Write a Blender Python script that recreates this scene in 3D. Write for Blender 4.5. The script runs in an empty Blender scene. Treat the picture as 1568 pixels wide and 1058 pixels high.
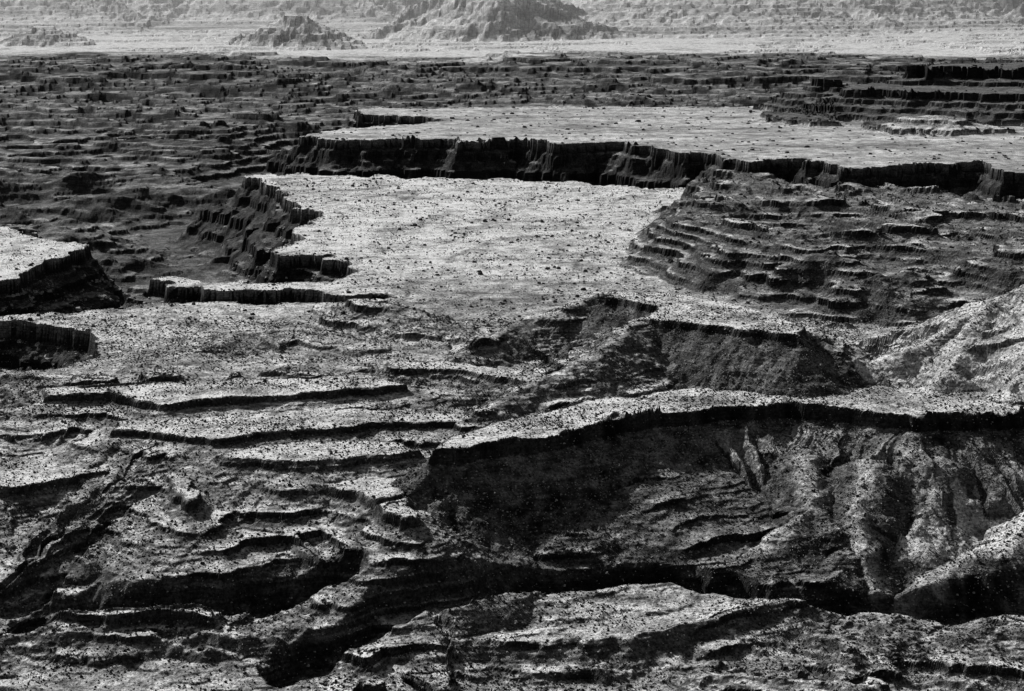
import bpy, bmesh, numpy as np, math
from mathutils import Vector
rng=np.random.RandomState(7)
perm=rng.permutation(256).astype(np.int32)
ang=rng.rand(256)*2*np.pi
GX=np.cos(ang).astype(np.float32); GY=np.sin(ang).astype(np.float32)
def pn(x,y,seed=0):
    x=x+seed*17.31; y=y+seed*9.73
    xf=np.floor(x); yf=np.floor(y)
    xi=xf.astype(np.int32); yi=yf.astype(np.int32)
    fx=(x-xf).astype(np.float32); fy=(y-yf).astype(np.float32)
    u=fx*fx*fx*(fx*(fx*6-15)+10); v=fy*fy*fy*(fy*(fy*6-15)+10)
    a=perm[xi&255]; b=perm[(xi+1)&255]
    def g(p,dx,dy,yy):
        h=perm[(p+yy)&255]
        return GX[h]*dx+GY[h]*dy
    n00=g(a,fx,fy,yi); n10=g(b,fx-1,fy,yi); n01=g(a,fx,fy-1,yi+1); n11=g(b,fx-1,fy-1,yi+1)
    r=n00+u*(n10-n00); s=n01+u*(n11-n01)
    return (r+v*(s-r))*1.45
def fbm(x,y,wl,o=3,seed=0,gain=0.5):
    r=0; a=1.0; t=0
    for i in range(o):
        r=r+a*pn(x/wl,y/wl,seed+i*3); t+=a; a*=gain; wl*=0.47
    return r/t
def ridged(x,y,wl,o=3,seed=0,gain=0.5):
    r=0; a=1.0; t=0
    for i in range(o):
        r=r+a*(1-2*np.abs(pn(x/wl,y/wl,seed+i*3))); t+=a; a*=gain; wl*=0.47
    return r/t
def sstep(a,b,x):
    t=np.clip((x-a)/(b-a),0,1); return t*t*(3-2*t)

# ---- map of the place, metres (x east, y north; z=0 is the white-rim bench level)
PLw={
'PL1':[(-470,3448),(-326,3448),(-210,3419),(-50,3380),(52,3361),(150,3306),(234,3243),(345,3279),(450,3243),(533,3158),(549,3015),(633,2985),(676,3093),(815,3117),(1263,3117),(734,811),(-1023,811),(-1049,1765),(-647,1791),(-475,1818),(-438,1840),(-404,1899),(-412,1951),(-439,2027),(-473,2058),(-523,2080),(-679,2069),(-695,2120),(-531,2113),(-451,2135),(-395,2178),(-317,2190),(-230,2194),(-165,2206),(-132,2218),(-139,2255),(-185,2272),(-261,2272),(-348,2294),(-405,2316),(-446,2353),(-430,2372),(-355,2343),(-283,2325),(-215,2334),(-196,2424),(-211,2490),(-242,2553),(-301,2548),(-309,2586),(-291,2697),(-306,2791),(-281,2892),(-282,2963),(-346,3015),(-357,3158),(-399,3288)],
'PL3':[(-1303,2824),(-738,2824),(-667,2727),(-592,2655),(-573,2609),(-580,2542),(-597,2439),(-612,2344),(-1006,2182)],
'PL2':[(-450,4167),(-357,4054),(-250,4082),(-142,4096),(-113,4040),(22,4068),(101,4000),(210,4040),(315,3846),(398,3774),(422,3659),(515,3715),(584,3681),(593,3550),(742,3614),(883,3647),(873,3509),(909,3478),(1410,3478),(2115,5217),(1363,5217),(867,5042),(518,4918),(191,4938),(-104,4898),(-366,4898),(-384,4762),(-349,4669),(-208,4651),(-151,4563),(-213,4444),(-381,4332)],
}
# benches / mesas: name, top z, caprock, talus slope, gully amp, gully wavelength, outline
CFw=[
 ('benchI',6,10,0.70,0.30,30,[(433,1655),(382,1646),(338,1646),(287,1671),(234,1690),(165,1676),(91,1639),(35,1584),(-33,1547),(-66,1539),(-44,1584),(9,1646),(66,1698),(125,1743),(245,1769),(462,1769),(835,1769),(777,1646)]),
 ('G1',50,5,0.64,0.12,24,[(94,1996),(143,1981),(181,1967),(220,1910),(275,1806),(260,1770),(191,1809),(123,1841),(144,1913),(95,1956)]),
 ('M1',-20,5,0.5,0.15,20,[(-212,1571),(-161,1537),(-112,1505),(-83,1432),(-69,1437),(-89,1527),(-66,1605),(-121,1615),(-205,1605)]),
 ('M2',-18,5,0.45,0.25,25,[(-539,1493),(-396,1514),(-351,1539),(-343,1552),(-306,1571),(-276,1552),(-243,1475),(-238,1493),(-269,1583),(-317,1629),(-393,1629),(-581,1608)]),
 ('M3',9,4,0.3,0.3,26,[(-410,1699),(-357,1714),(-298,1675),(-229,1699),(-152,1724),(-96,1750),(-134,1790),(-227,1776),(-341,1750),(-412,1729)]),
 ('M4',0,4,0.3,0.3,26,[(-333,1625),(-290,1618),(-243,1592),(-190,1622),(-154,1630),(-101,1652),(-24,1648),(-13,1675),(-104,1694),(-215,1680),(-332,1648)]),
 ('M5',13,4,0.35,0.2,20,[(-111,1802),(-50,1788),(9,1748),(66,1707),(85,1737),(10,1791),(-57,1830),(-112,1830)]),
 ('M6',-40,4,0.45,0.15,18,[(-269,1470),(-220,1454),(-182,1457),(-150,1482),(-183,1507),(-266,1493)]),
 ('M7',-60,4,0.5,0.2,18,[(-327,1353),(-270,1340),(-208,1346),(-202,1366),(-273,1401),(-330,1408)]),
 ('M8',-7,4,0.4,0.2,24,[(-237,1569),(-172,1545),(-117,1569),(-76,1590),(-121,1615),(-194,1602)]),
 ('mesaA',62,14,0.42,0.4,130,[(786,4662),(1176,4500),(1824,4500),(2017,4976),(1300,4976),(1099,5024),(832,4836)]),
 ('mesaB',100,18,0.45,0.4,130,[(995,4844),(1253,4794),(1943,4794),(2094,5167),(1343,5140),(1088,5054)]),
 ('mesaC',70,12,0.5,0.3,60,[(750,4820),(790,4815),(800,4880),(755,4890)]),
 ('buttF',88,14,0.5,0.2,90,[(-1039,8860),(-933,8860),(-957,9029),(-1047,9029)]),
 ('buttL',40,8,0.4,0.2,80,[(-2140,8806),(-2060,8806),(-2101,8951),(-2166,8951)]),
]
# ridges: name, slope, gully amp, wavelength, crest line (x,y,z)
RFw=[
 ('H1',0.6,0.35,20,[(550,1800,104),(502,1846,88),(446,1844,68),(396,1810,40),(324,1781,21),(266,1751,10)]),
 ('H2',0.6,0.35,20,[(502,1846,86),(464,1750,52),(429,1703,14)]),
 ('H3',0.6,0.35,20,[(446,1844,66),(413,1781,36),(370,1721,10)]),
 ('G2',0.55,0.2,20,[(94,1991,50),(50,1958,38),(-3,1930,26),(-52,1847,15),(-90,1800,8)]),
 ('G3',0.55,0.2,20,[(124,1846,50),(68,1758,32),(21,1712,20),(-24,1654,8)]),
 ('G4',0.45,0.2,20,[(276,1814,44),(250,1758,22),(235,1737,12)]),
 ('L1',0.35,0.2,20,[(-201,2127,10),(-156,2089,24),(-98,2032,20),(-42,1976,10)]),
 ('L2',0.3,0.2,20,[(-309,1916,5),(-271,1961,16),(-222,1990,17),(-144,1928,10)]),
 ('R1',0.5,0.2,22,[(245,1629,-18),(236,1552,-45),(166,1484,-70),(119,1449,-88)]),
 ('R2',0.5,0.2,22,[(293,1608,-18),(269,1534,-50),(272,1469,-80)]),
 ('R3',0.5,0.2,22,[(433,1554,-35),(381,1510,-58),(324,1481,-74),(282,1441,-90)]),
 ('R5',0.5,0.2,22,[(352,1608,-18),(330,1545,-48),(301,1516,-70)]),
 ('R6',0.5,0.2,22,[(236,1552,-45),(254,1507,-62),(221,1452,-84)]),
 ('hillP2',0.25,0.2,40,[(803,4333,10),(872,4315,32),(939,4292,34),(1016,4257,14)]),
 ('hillP2b',0.2,0.2,40,[(609,4612,8),(654,4500,18),(698,4398,10)]),
 ('butt1',0.62,0.3,130,[(-90,9900,290),(-60,9600,240),(-90,9420,130)]),
 ('butt2',0.5,0.25,130,[(-60,9700,215),(250,9550,80),(560,9450,-5)]),
 ('butt3',0.4,0.25,130,[(-60,9700,180),(-300,9550,50),(-520,9450,-15)]),
 ('spurL',0.5,0.3,150,[(-2300,11400,300),(-2000,10700,120),(-1800,10100,-30)]),
 ('spurL2',0.5,0.3,150,[(-1300,11600,300),(-1150,10900,120),(-1000,10300,-30)]),
 ('spurR',0.5,0.3,150,[(700,11400,300),(780,10600,110),(900,9900,-40)]),
 ('spurR2',0.5,0.3,150,[(1700,11400,300),(1850,10600,120),(2000,9900,-30)])]
HFw=[(135,2447),(158,2625),(222,2946),(324,3072),(512,2977),(727,2783),(1128,2783),(821,2026),(544,2081),(416,2026),(356,2070),(290,2092),(337,2171),(271,2221),(209,2274)]
GOw=[('g1',20,22,[(-149,1303),(-84,1362),(-39,1394),(8,1435),(105,1458),(190,1440),(272,1440),(382,1463),(558,1500)]),
     ('g2',22,24,[(-330,1366),(-301,1379),(-245,1375),(-209,1380),(-161,1400),(-124,1411)]),
     ('g3',5,9,[(-320,1467),(-332,1437),(-337,1398),(-353,1378)]),
     ('g4',4,14,[(-110,1468),(-43,1532),(8,1477),(105,1458)])]

def cols():
    a=np.linspace(-0.28,0.28,1000); st=a[1]-a[0]; r=[]; x=0.28; s=st
    while x<0.7: s*=1.05; x+=s; r.append(x)
    r=np.array(r); return np.concatenate([-r[::-1],a,r])
tc=cols()
rows=[700.]
while rows[-1]<60000:
    y=rows[-1]
    if y<1200: s=y/150
    elif y<2000: s=y/1150
    elif y<2600: s=y/900
    elif y<5000: s=y/520
    elif y<12500: s=y/340
    else: s=y/50
    rows.append(y+s)
yr=np.array(rows)
YY,TT=np.meshgrid(yr,tc,indexing='ij')
XX=(TT*YY).astype(np.float32); YY=YY.astype(np.float32)
shp=XX.shape
X=XX.ravel(); Y=YY.ravel()
sc=np.clip(Y/1700,0.8,5)
rimw=sstep(1900,2300,Y)
wx=X+sc*(9*fbm(X,Y,90,2,1))+ 4.5*pn(X/22,Y/22,5)+(1.5-1.0*rimw)*pn(X/8,Y/8,8)
wy=Y+sc*(12*fbm(X,Y,80,2,2))+ 6*pn(X/22,Y/22,6)+(1.8-1.2*rimw)*pn(X/8,Y/8,9)
wx=(wx+rimw*(16*pn(X/75,Y/75,11)+9*pn(X/34,Y/34,12))).astype(np.float32)
wy=(wy+rimw*(24*pn(X/75,Y/75,13)+14*pn(X/34,Y/34,14))).astype(np.float32)

def segs(px,py,pts,closed):
    n=len(pts); best=np.full(px.shape,1e12,np.float32); S=np.zeros_like(best); Z=np.zeros_like(best)
    ins=np.zeros(px.shape,bool); s0=0
    for i in range(n if closed else n-1):
        a=pts[i]; b=pts[(i+1)%n]
        dx=b[0]-a[0]; dy=b[1]-a[1]; L2=dx*dx+dy*dy; L=math.sqrt(L2)
        rx=px-a[0]; ry=py-a[1]
        t=np.clip((rx*dx+ry*dy)/L2,0,1)
        ex=rx-t*dx; ey=ry-t*dy; d=ex*ex+ey*ey
        m=d<best
        best=np.where(m,d,best); S=np.where(m,s0+t*L,S)
        if len(a)>2: Z=np.where(m,a[2]+t*(b[2]-a[2]),Z)
        if closed:
            c=((a[1]>py)!=(b[1]>py))
            if dy!=0: ins^= c&(px<dx*(py-a[1])/dy+a[0])
        s0+=L
    return np.sqrt(best),S,Z,ins
dout=np.full(X.shape,1e6,np.float32); inside=np.zeros(X.shape,bool); sg=np.zeros_like(X)
inP2=np.zeros(X.shape,bool)
for k,p in PLw.items():
    mm=np.nonzero((Y>1200)&(Y<9500))[0]
    d,s,_,i=segs(wx[mm],wy[mm],p,True)
    D=np.full(X.shape,1e6,np.float32); S=np.zeros_like(X); I=np.zeros(X.shape,bool); D[mm]=d; S[mm]=s; I[mm]=i
    if k=='PL1': I|=Y<=1200
    if k=='PL2': inP2=I
    m=D<dout; sg=np.where(m,S,sg); dout=np.where(I,dout,np.minimum(D,dout)); inside|=I
dout[inside]=0
left=-88*np.clip((1790-Y)/480,0,1.05)
right=-98*sstep(1760,1640,Y)
mx=sstep(-110,-30,X)
base=left*(1-mx)+right*mx
n1=fbm(X,Y,150,3,21); r1=ridged(X+0.6*Y,Y*1.4,140,4,31); r2=ridged(X,Y,36,3,41); r3=ridged(X-0.3*Y,Y,60,3,43)
fgm=sstep(1900,1650,Y)
midm=sstep(2350,2100,Y)
base=base+fgm*((8*n1+17*r1)*(1-0.75*mx*sstep(1400,1440,Y))+5*r3+0.8*r2)+midm*(1-fgm)*(5*r1+1.0*r2)+1.2*n1*(1-fgm)
h=base.copy()
gul=ridged(sg,dout*0.15,60,2,51)
gsm=ridged(sg,dout*0.3,22,2,52)
dd=np.maximum(dout+np.minimum(dout,70)*0.35*gul+np.minimum(dout,20)*0.2*gsm,0)
prof=np.interp(dd,[0,1.5,4,16,26,29,48,66,70,100,104,150,220,400,2000],[0,11,19,25,33,42,50,60,74,88,96,110,124,132,140]).astype(np.float32)
rise=40*sstep(5500,8500,Y)
fl=-96+rise+74*fbm(X*0.55,Y,620,4,61)+34*ridged(X*0.7,Y,260,3,71)+8*fbm(X,Y,60,2,72)
fl=np.clip(fl,-160,-14)
farz=sstep(7500,8500,Y)
fl=fl*(1-farz)+farz*(-46+24*fbm(X*0.4,Y,500,4,81))
can=np.maximum(-prof,fl)
near=sstep(330,110,dout)
can=can*(1-near)+near*(-prof)
h=np.where(inside,h,can)
d,s,_,i=segs(wx,wy,HFw,True)
e=sstep(0,70,d)
hm=np.where(i,np.minimum(0.32*d,34)+e*(36*ridged(X+0.3*Y,Y*0.8,260,4,91)+14*fbm(X,Y,420,2,93)),0)
h=np.where(i,np.maximum(h,h+hm),h)
mound=i&inside
slopetag=np.zeros_like(X); htag=np.zeros_like(X); crest=np.zeros_like(X); top=np.zeros_like(X)
def apply(z,cap,slope,ga,gw,pts,closed,name):
    P=np.array([p[:2] for p in pts]); 
    zmax=z if closed else max(p[2] for p in pts)
    R=(zmax+110)/slope*1.3+40
    m=(wx>P[:,0].min()-R)&(wx<P[:,0].max()+R)&(wy>P[:,1].min()-R)&(wy<P[:,1].max()+R)
    ix=np.nonzero(m)[0]
    if len(ix)==0: return
    x=wx[ix]; y=wy[ix]
    d,s,Z,i=segs(x,y,pts,closed)
    zt=z if closed else Z
    if name=='benchI':
        gg=0.20+0.34*sstep(110,200,x)*sstep(130,60,d)
        g=ridged(s,d*0.10,40,4,9,0.5); ga=gg
    else: g=ridged(s,d*0.12+zmax,gw,2,int(abs(zmax))+3)
    d2=np.maximum(d*(1-ga*g),0)
    if not closed: d2=np.sqrt(d2*d2+16)-4
    f=zt-(cap*np.clip((d-0.5)/2.0,0,1) if cap else 0)-slope*d2
    if name=='benchI': f=f+sstep(8,30,d)*2.2*r2[ix]
    if closed: f=np.where(i,zt+0.03*np.minimum(d,40)+0.8*r2[ix],f)
    up=f>h[ix]
    h[ix]=np.maximum(h[ix],f.astype(np.float32))
    if closed: top[ix]=np.where(up&i,sstep(40,4,d),np.where(up,0,top[ix]))
    if name in('benchI','R1','R2','R3','R5','G1'):
        slopetag[ix]=np.where(up&~i,1,slopetag[ix])
        if name=='benchI': crest[ix]=np.where(up&~i&(d>14),np.clip(g-0.35,0,1)*1.5*sstep(110,200,x),0)
        if name[0]=='R': crest[ix]=np.where(up,sstep(16,3,d),crest[ix])
    elif name[0]=='H': htag[ix]=np.where(up,1,htag[ix])
    else: slopetag[ix]=np.where(up,0,slopetag[ix])
for n,z,c,s,g,w,pts in CFw: apply(z,c,s,g,w,pts,True,n)
for n,s,g,w,pts in RFw: apply(0,0,s,g,w,pts,False,n)
wallpts=[(-14000,12500),(-4200,12400),(-3000,11300),(-2300,11900),(-1500,11700),(-700,12300),(300,11800),(900,11000),(1300,11900),(1900,11300),(2500,11900),(2700,13500),(9000,15000),(9000,60000),(-14000,60000)]
m=np.nonzero(Y>7500)[0]
d,s,_,i=segs(wx[m],wy[m],wallpts,True)
g=ridged(s,d*0.1,700,4,7)
d2=np.maximum(d*(1-0.6*g),0)
f=np.where(i,480+20,np.interp(d2,[0,200,480,500,800,1150,2000],[500,330,180,145,25,-55,-60]))
h[m]=np.maximum(h[m],f)
for n,dp,wd,pts in GOw:
    P=np.array(pts); m=(wx>P[:,0].min()-60)&(wx<P[:,0].max()+60)&(wy>P[:,1].min()-60)&(wy<P[:,1].max()+60)
    ix=np.nonzero(m)[0]; d,_,_,_=segs(wx[ix],wy[ix],pts,False)
    h[ix]-=dp*sstep(wd,wd*0.25,d)
def slope(Hh):
    hr=np.gradient(Hh,yr,axis=0); ht=np.gradient(Hh,tc,axis=1)
    hx=ht/YY; hy=hr-TT*hx
    return np.sqrt(hx*hx+hy*hy).astype(np.float32)
sl0=np.clip(slope(h.reshape(shp)).ravel(),0,1.2)
det=np.clip(0.25+sl0*1.6,0,1.3)
nf=sstep(3200,1800,Y)
h+=det*(ridged(X,Y,17,2,101)*(1.4-0.5*nf)+0.5*nf*fbm(X,Y,6,2,105)+3.0*fbm(X,Y,60,2,107)*(1-nf))
def levels(a,b,t0,t1,seed):
    r=np.random.RandomState(seed); l=[a]
    while l[-1]<b: l.append(l[-1]+r.uniform(t0,t1))
    return np.array(l)
def terr(z,lv,xs,ys):
    i=np.clip(np.searchsorted(lv,z)-1,0,len(lv)-2); a=lv[i]; w=lv[i+1]-a; fr=(z-a)/w
    return (a+w*np.interp(fr,xs,ys)).astype(np.float32),i,fr.astype(np.float32)
dip=4*fbm(X,Y,600,2,111)+3.8*fbm(X,Y,90,4,113)
farf=sstep(3000,5000,Y)
zz=h+dip
t1,i1,f1=terr(zz,levels(-230,700,5,16,3),[0,.40,.45,1],[0,.38,.90,1])
t3,i3,f3=terr(zz,levels(-230,700,9,24,5),[0,.40,.46,1],[0,.35,.9,1])
k1=np.clip(0.32+0.25*mound+1.9*fbm(X,Y,90,4,121),0.0,1)*(1-0.8*slopetag)*(1-0.75*htag)
flat=sstep(0.06,0.2,sl0)
k1=k1*np.where(inside&(Y>1950)&(~mound),flat,0.35+0.65*flat)
k3=np.where(Y>9000,0.75,0.95)
hh=h+k1*(1-farf)*(t1-zz)+k3*farf*np.where(inside,flat,1)*(t3-zz)
zz2=hh+dip
t2,i2,f2=terr(zz2,levels(-230,700,1.5,3.6,4),[0,.45,.6,1],[0,.35,.85,1])
k2=np.clip(0.3+1.3*fbm(X,Y,50,3,131),0,0.9)*(1-farf)*np.where(inside,0.2+0.8*flat,1)*(1-0.6*slopetag)
h=(hh+k2*(t2-zz2)).astype(np.float32)
sl=slope(h.reshape(shp)).ravel()
# rock tone: strata, steepness, washes, plus cloud shade and haze put into the colour
bands=rng.rand(400).astype(np.float32); bd=bands[i1%400]*0.6+bands[(i2*7)%400]*0.4
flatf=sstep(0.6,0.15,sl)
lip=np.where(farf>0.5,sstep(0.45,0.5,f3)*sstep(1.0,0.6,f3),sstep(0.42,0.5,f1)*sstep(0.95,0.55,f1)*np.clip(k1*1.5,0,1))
pat=fbm(X,Y,45,3,141); pat2=fbm(X*0.5+Y*0.1,Y,220,3,145); p12=fbm(X,Y,12,2,147)
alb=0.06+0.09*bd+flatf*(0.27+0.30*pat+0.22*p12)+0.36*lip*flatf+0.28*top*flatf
# darker tone in the valley under the big wall
valley_dark=mx*sstep(1425,1470,Y)*sstep(1700,1640,Y)*(h<-20)
alb=alb*(1-0.5*valley_dark)
plain=(inside&(Y>1950)&(~mound)&(h<6))
wash=1-sstep(0.0,0.10,np.abs(fbm(X*0.8-Y*0.35,Y*0.35+X*0.2,120,3,161)))
wash2=1-sstep(0.0,0.08,np.abs(fbm(X,Y,60,3,165)))
pl=0.72+0.38*pat2+0.18*pat-0.26*wash-0.18*wash2+0.14*p12
pl=pl*(1-0.45*sstep(2500,2250,Y)*sstep(1900,2150,Y)*sstep(-230,-60,X))*(1-0.22*sstep(2230,2180,Y))
pl=np.where(inP2,0.40+0.28*fbm(X*0.25,Y,160,3,171)+0.26*fbm(X*0.4,Y,50,3,172),pl)
alb=np.where(plain,pl,alb)
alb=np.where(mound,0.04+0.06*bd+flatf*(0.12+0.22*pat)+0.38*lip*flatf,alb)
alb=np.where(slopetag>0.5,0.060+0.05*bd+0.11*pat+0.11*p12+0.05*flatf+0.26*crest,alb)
alb=np.where(htag>0.5,0.40+0.14*bd+0.10*flatf+0.16*p12,alb)
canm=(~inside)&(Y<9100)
alb=np.where(canm,0.03+0.035*bd+flatf*(0.065+0.10*pat+0.16*pat2)+0.20*lip*flatf,alb)  # dark badlands rock, with cloud shadow put into the tone
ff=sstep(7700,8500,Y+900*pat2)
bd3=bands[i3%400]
alb=alb*(1-ff)+ff*(0.36+0.50*bd3+0.55*fbm(X*0.3,Y,200,3,181)+0.05*flatf)  # pale far ground, lightened further in colour to add to the haze
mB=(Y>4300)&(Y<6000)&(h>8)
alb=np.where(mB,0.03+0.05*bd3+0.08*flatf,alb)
alb=np.clip(alb,0.015,0.78).astype(np.float32)
def mkmesh(name,co,faces,k,smooth=False):
    me=bpy.data.meshes.new(name)
    me.vertices.add(len(co)); me.vertices.foreach_set('co',co.astype(np.float32).ravel())
    me.loops.add(faces.size); me.loops.foreach_set('vertex_index',faces.astype(np.int32).ravel())
    me.polygons.add(len(faces)); me.polygons.foreach_set('loop_start',np.arange(0,faces.size,k,dtype=np.int32))
    me.update(calc_edges=True)
    me.polygons.foreach_set('use_smooth',np.full(len(faces),smooth))
    ob=bpy.data.objects.new(name,me); bpy.context.scene.collection.objects.link(ob)
    return ob
co=np.stack([X,Y,h],1)
R,C=shp
idx=np.arange(R*C,dtype=np.int32).reshape(R,C)
F=np.stack([idx[:-1,:-1],idx[:-1,1:],idx[1:,1:],idx[1:,:-1]],-1).reshape(-1,4)
ter=mkmesh('canyon_terrain',co,F,4,False)
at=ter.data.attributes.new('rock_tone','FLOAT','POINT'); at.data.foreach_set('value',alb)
def mat_new(n):
    m=bpy.data.materials.new(n); m.use_nodes=True; nt=m.node_tree; b=nt.nodes['Principled BSDF']
    b.inputs['Roughness'].default_value=0.95; b.inputs['Specular IOR Level'].default_value=0.1
    return m,nt,b
m,nt,b=mat_new('desert_rock')
N=nt.nodes; Lk=nt.links
def node(t,**kw):
    n=N.new(t)
    for k,v in kw.items(): setattr(n,k,v)
    return n
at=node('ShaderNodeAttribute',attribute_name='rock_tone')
geo=node('ShaderNodeNewGeometry')
def noise(scale,det=3,vec=None,rough=0.6):
    n=node('ShaderNodeTexNoise'); n.inputs['Scale'].default_value=scale; n.inputs['Detail'].default_value=det; n.inputs['Roughness'].default_value=rough
    Lk.new(vec if vec else geo.outputs['Position'],n.inputs['Vector']); return n
def mr(src,a,b_,c,d):
    n=node('ShaderNodeMapRange'); n.inputs[1].default_value=a; n.inputs[2].default_value=b_; n.inputs[3].default_value=c; n.inputs[4].default_value=d
    Lk.new(src,n.inputs[0]); return n.outputs[0]
def math_(op,a,b2):
    n=node('ShaderNodeMath',operation=op)
    for i,v in enumerate((a,b2)):
        if isinstance(v,(int,float)): n.inputs[i].default_value=v
        else: Lk.new(v,n.inputs[i])
    return n.outputs[0]
vm=node('ShaderNodeVectorMath',operation='MULTIPLY'); vm.inputs[1].default_value=(0.02,0.02,0.7); Lk.new(geo.outputs['Position'],vm.inputs[0])
strata=noise(1.0,2,vm.outputs[0])
n_a=noise(0.4,3,None,0.75); n_c=noise(0.055,2,None,0.7)
# steep faces darkened in colour to deepen the shade on cliffs
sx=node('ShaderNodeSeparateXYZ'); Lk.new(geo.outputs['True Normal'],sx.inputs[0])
steep_shade=mr(math_('ABSOLUTE',sx.outputs[2],0),0.35,0.8,0.28,1.0)
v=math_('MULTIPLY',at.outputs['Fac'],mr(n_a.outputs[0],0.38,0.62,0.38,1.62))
v=math_('MULTIPLY',v,mr(strata.outputs[0],0.3,0.7,0.6,1.4))
v=math_('MULTIPLY',v,mr(n_c.outputs[0],0.35,0.65,0.6,1.4))
v=math_('MULTIPLY',v,steep_shade)
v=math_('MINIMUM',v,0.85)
cb=node('ShaderNodeCombineColor')
for i in range(3): Lk.new(v,cb.inputs[i])
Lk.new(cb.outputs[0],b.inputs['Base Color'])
bp=node('ShaderNodeBump'); bp.inputs['Strength'].default_value=0.9; bp.inputs['Distance'].default_value=1.0
Lk.new(math_('MULTIPLY',n_a.outputs[0],2.2),bp.inputs['Height']); Lk.new(bp.outputs[0],b.inputs['Normal'])
ter.data.materials.append(m)
dy=np.gradient(yr); dt=np.gradient(tc)
area=(dy[:,None]*(dt[None,:]*yr[:,None])).ravel()
vis=(np.abs(TT.ravel())<0.31)
def scatter(name,dens,size,prob,flatz,albv,seed,k=5):
    r=np.random.RandomState(seed)
    p=area*dens*prob*vis
    ix=np.nonzero(r.rand(len(p))<p)[0]; n=len(ix)
    s=size*np.exp(r.normal(0,0.4,n))
    a=np.arange(k)/k*2*np.pi+r.rand(n,1)*6.28
    rad=s[:,None]*(0.7+0.6*r.rand(n,k))
    ring=np.stack([np.cos(a)*rad,np.sin(a)*rad,(-0.3+0.25*r.rand(n,k))*s[:,None]],-1)
    a2=a+0.5; rad2=rad*(0.45+0.35*r.rand(n,k))
    ring2=np.stack([np.cos(a2)*rad2,np.sin(a2)*rad2,flatz*(0.6+0.5*r.rand(n,k))*s[:,None]],-1)
    V=np.concatenate([ring,ring2],1)+co[ix][:,None,:]
    f=[]
    for j in range(k): f.append([j,(j+1)%k,k+(j+1)%k]); f.append([j,k+(j+1)%k,k+j])
    for j in range(1,k-1): f.append([k,k+j,k+j+1])
    f=np.array(f); Fs=(f[None]+(np.arange(n)*2*k)[:,None,None]).reshape(-1,3)
    ob=mkmesh(name,V.reshape(-1,3),Fs,3,False)
    mm,t,bb=mat_new(name+'_mat')
    nn=t.nodes.new('ShaderNodeTexNoise'); nn.inputs['Scale'].default_value=0.8; nn.inputs['Detail'].default_value=0; g=t.nodes.new('ShaderNodeNewGeometry'); t.links.new(g.outputs['Position'],nn.inputs['Vector'])
    q=t.nodes.new('ShaderNodeMapRange'); q.inputs[1].default_value=0.3;q.inputs[2].default_value=0.7;q.inputs[3].default_value=albv*0.5;q.inputs[4].default_value=albv*1.6
    t.links.new(nn.outputs[0],q.inputs[0]); t.links.new(q.outputs[0],bb.inputs['Base Color'])
    ob.data.materials.append(mm); return n
cl=np.clip(0.5+1.3*fbm(X,Y,70,3,151),0.05,1.3)
distf=np.where(Y<2100,1.0,np.where(Y<3400,0.22,0))*(Y>1200)
scatter('desert_shrubs',0.20,0.55,cl*distf*inside*(sl<0.9),0.9,0.03,11,4)
scatter('boulders',0.07,0.52,(np.clip(0.2+sl*1.2,0,1.2)+0.6*slopetag)*np.where(Y<2500,1.0,0)*(Y>1200),0.6,0.28,12,4)
scatter('juniper_shrubs',0.004,1.5,(cl*(Y>2050)*(Y<3400)*inside),0.8,0.03,13)
scatter('blackbrush_clumps',0.0008,2.6,(cl*(Y>3300)*(Y<5200)*inside),0.6,0.04,14)
scatter('fallen_rock_blocks',0.006,2.4,((~inside)*(dout>5)*(dout<110)*(Y<3000)),0.8,0.30,15)
bm=bmesh.new(); bmesh.ops.create_cube(bm,size=1)
me=bpy.data.meshes.new('haze'); bm.to_mesh(me); bm.free(); hz=bpy.data.objects.new('haze_layer',me); bpy.context.scene.collection.objects.link(hz)
hz.scale=(60000,45000,1500); hz.location=(0,7800+22500,500)
mh=bpy.data.materials.new('haze'); mh.use_nodes=True; t=mh.node_tree; t.nodes.clear()
o=t.nodes.new('ShaderNodeOutputMaterial'); vs=t.nodes.new('ShaderNodeVolumeScatter'); vs.inputs['Density'].default_value=1.35e-4; vs.inputs['Anisotropy'].default_value=0.5; t.links.new(vs.outputs[0],o.inputs['Volume']); me.materials.append(mh)
el=math.radians(35); az=math.radians(-46)
sd=Vector((math.sin(az)*math.cos(el),math.cos(az)*math.cos(el),math.sin(el)))
L=bpy.data.lights.new('sun','SUN'); L.energy=5; L.angle=math.radians(0.5); L.color=(1,0.995,0.985)
lo=bpy.data.objects.new('sun',L); bpy.context.scene.collection.objects.link(lo); lo.rotation_euler=sd.to_track_quat('Z','Y').to_euler(); lo.location=(0,0,3000)
w=bpy.data.worlds.new('World'); bpy.context.scene.world=w; w.use_nodes=True; wt=w.node_tree
sky=wt.nodes.new('ShaderNodeTexSky'); sky.sky_type='NISHITA'; sky.sun_disc=False; sky.sun_elevation=el; sky.sun_rotation=az
bw=wt.nodes.new('ShaderNodeRGBToBW'); wt.links.new(sky.outputs[0],bw.inputs[0]); bg=wt.nodes['Background']; wt.links.new(bw.outputs[0],bg.inputs[0]); bg.inputs[1].default_value=0.05
cam=bpy.data.cameras.new('camera'); c=bpy.data.objects.new('camera',cam); bpy.context.scene.collection.objects.link(c)
c.location=(0,0,400); c.rotation_euler=(math.radians(90),0,0)
cam.sensor_width=36; cam.lens=36*3000/1568; cam.shift_y=-(529+80)/1568; cam.clip_start=1; cam.clip_end=200000
bpy.context.scene.camera=c
bpy.context.scene.view_settings.view_transform='Standard'
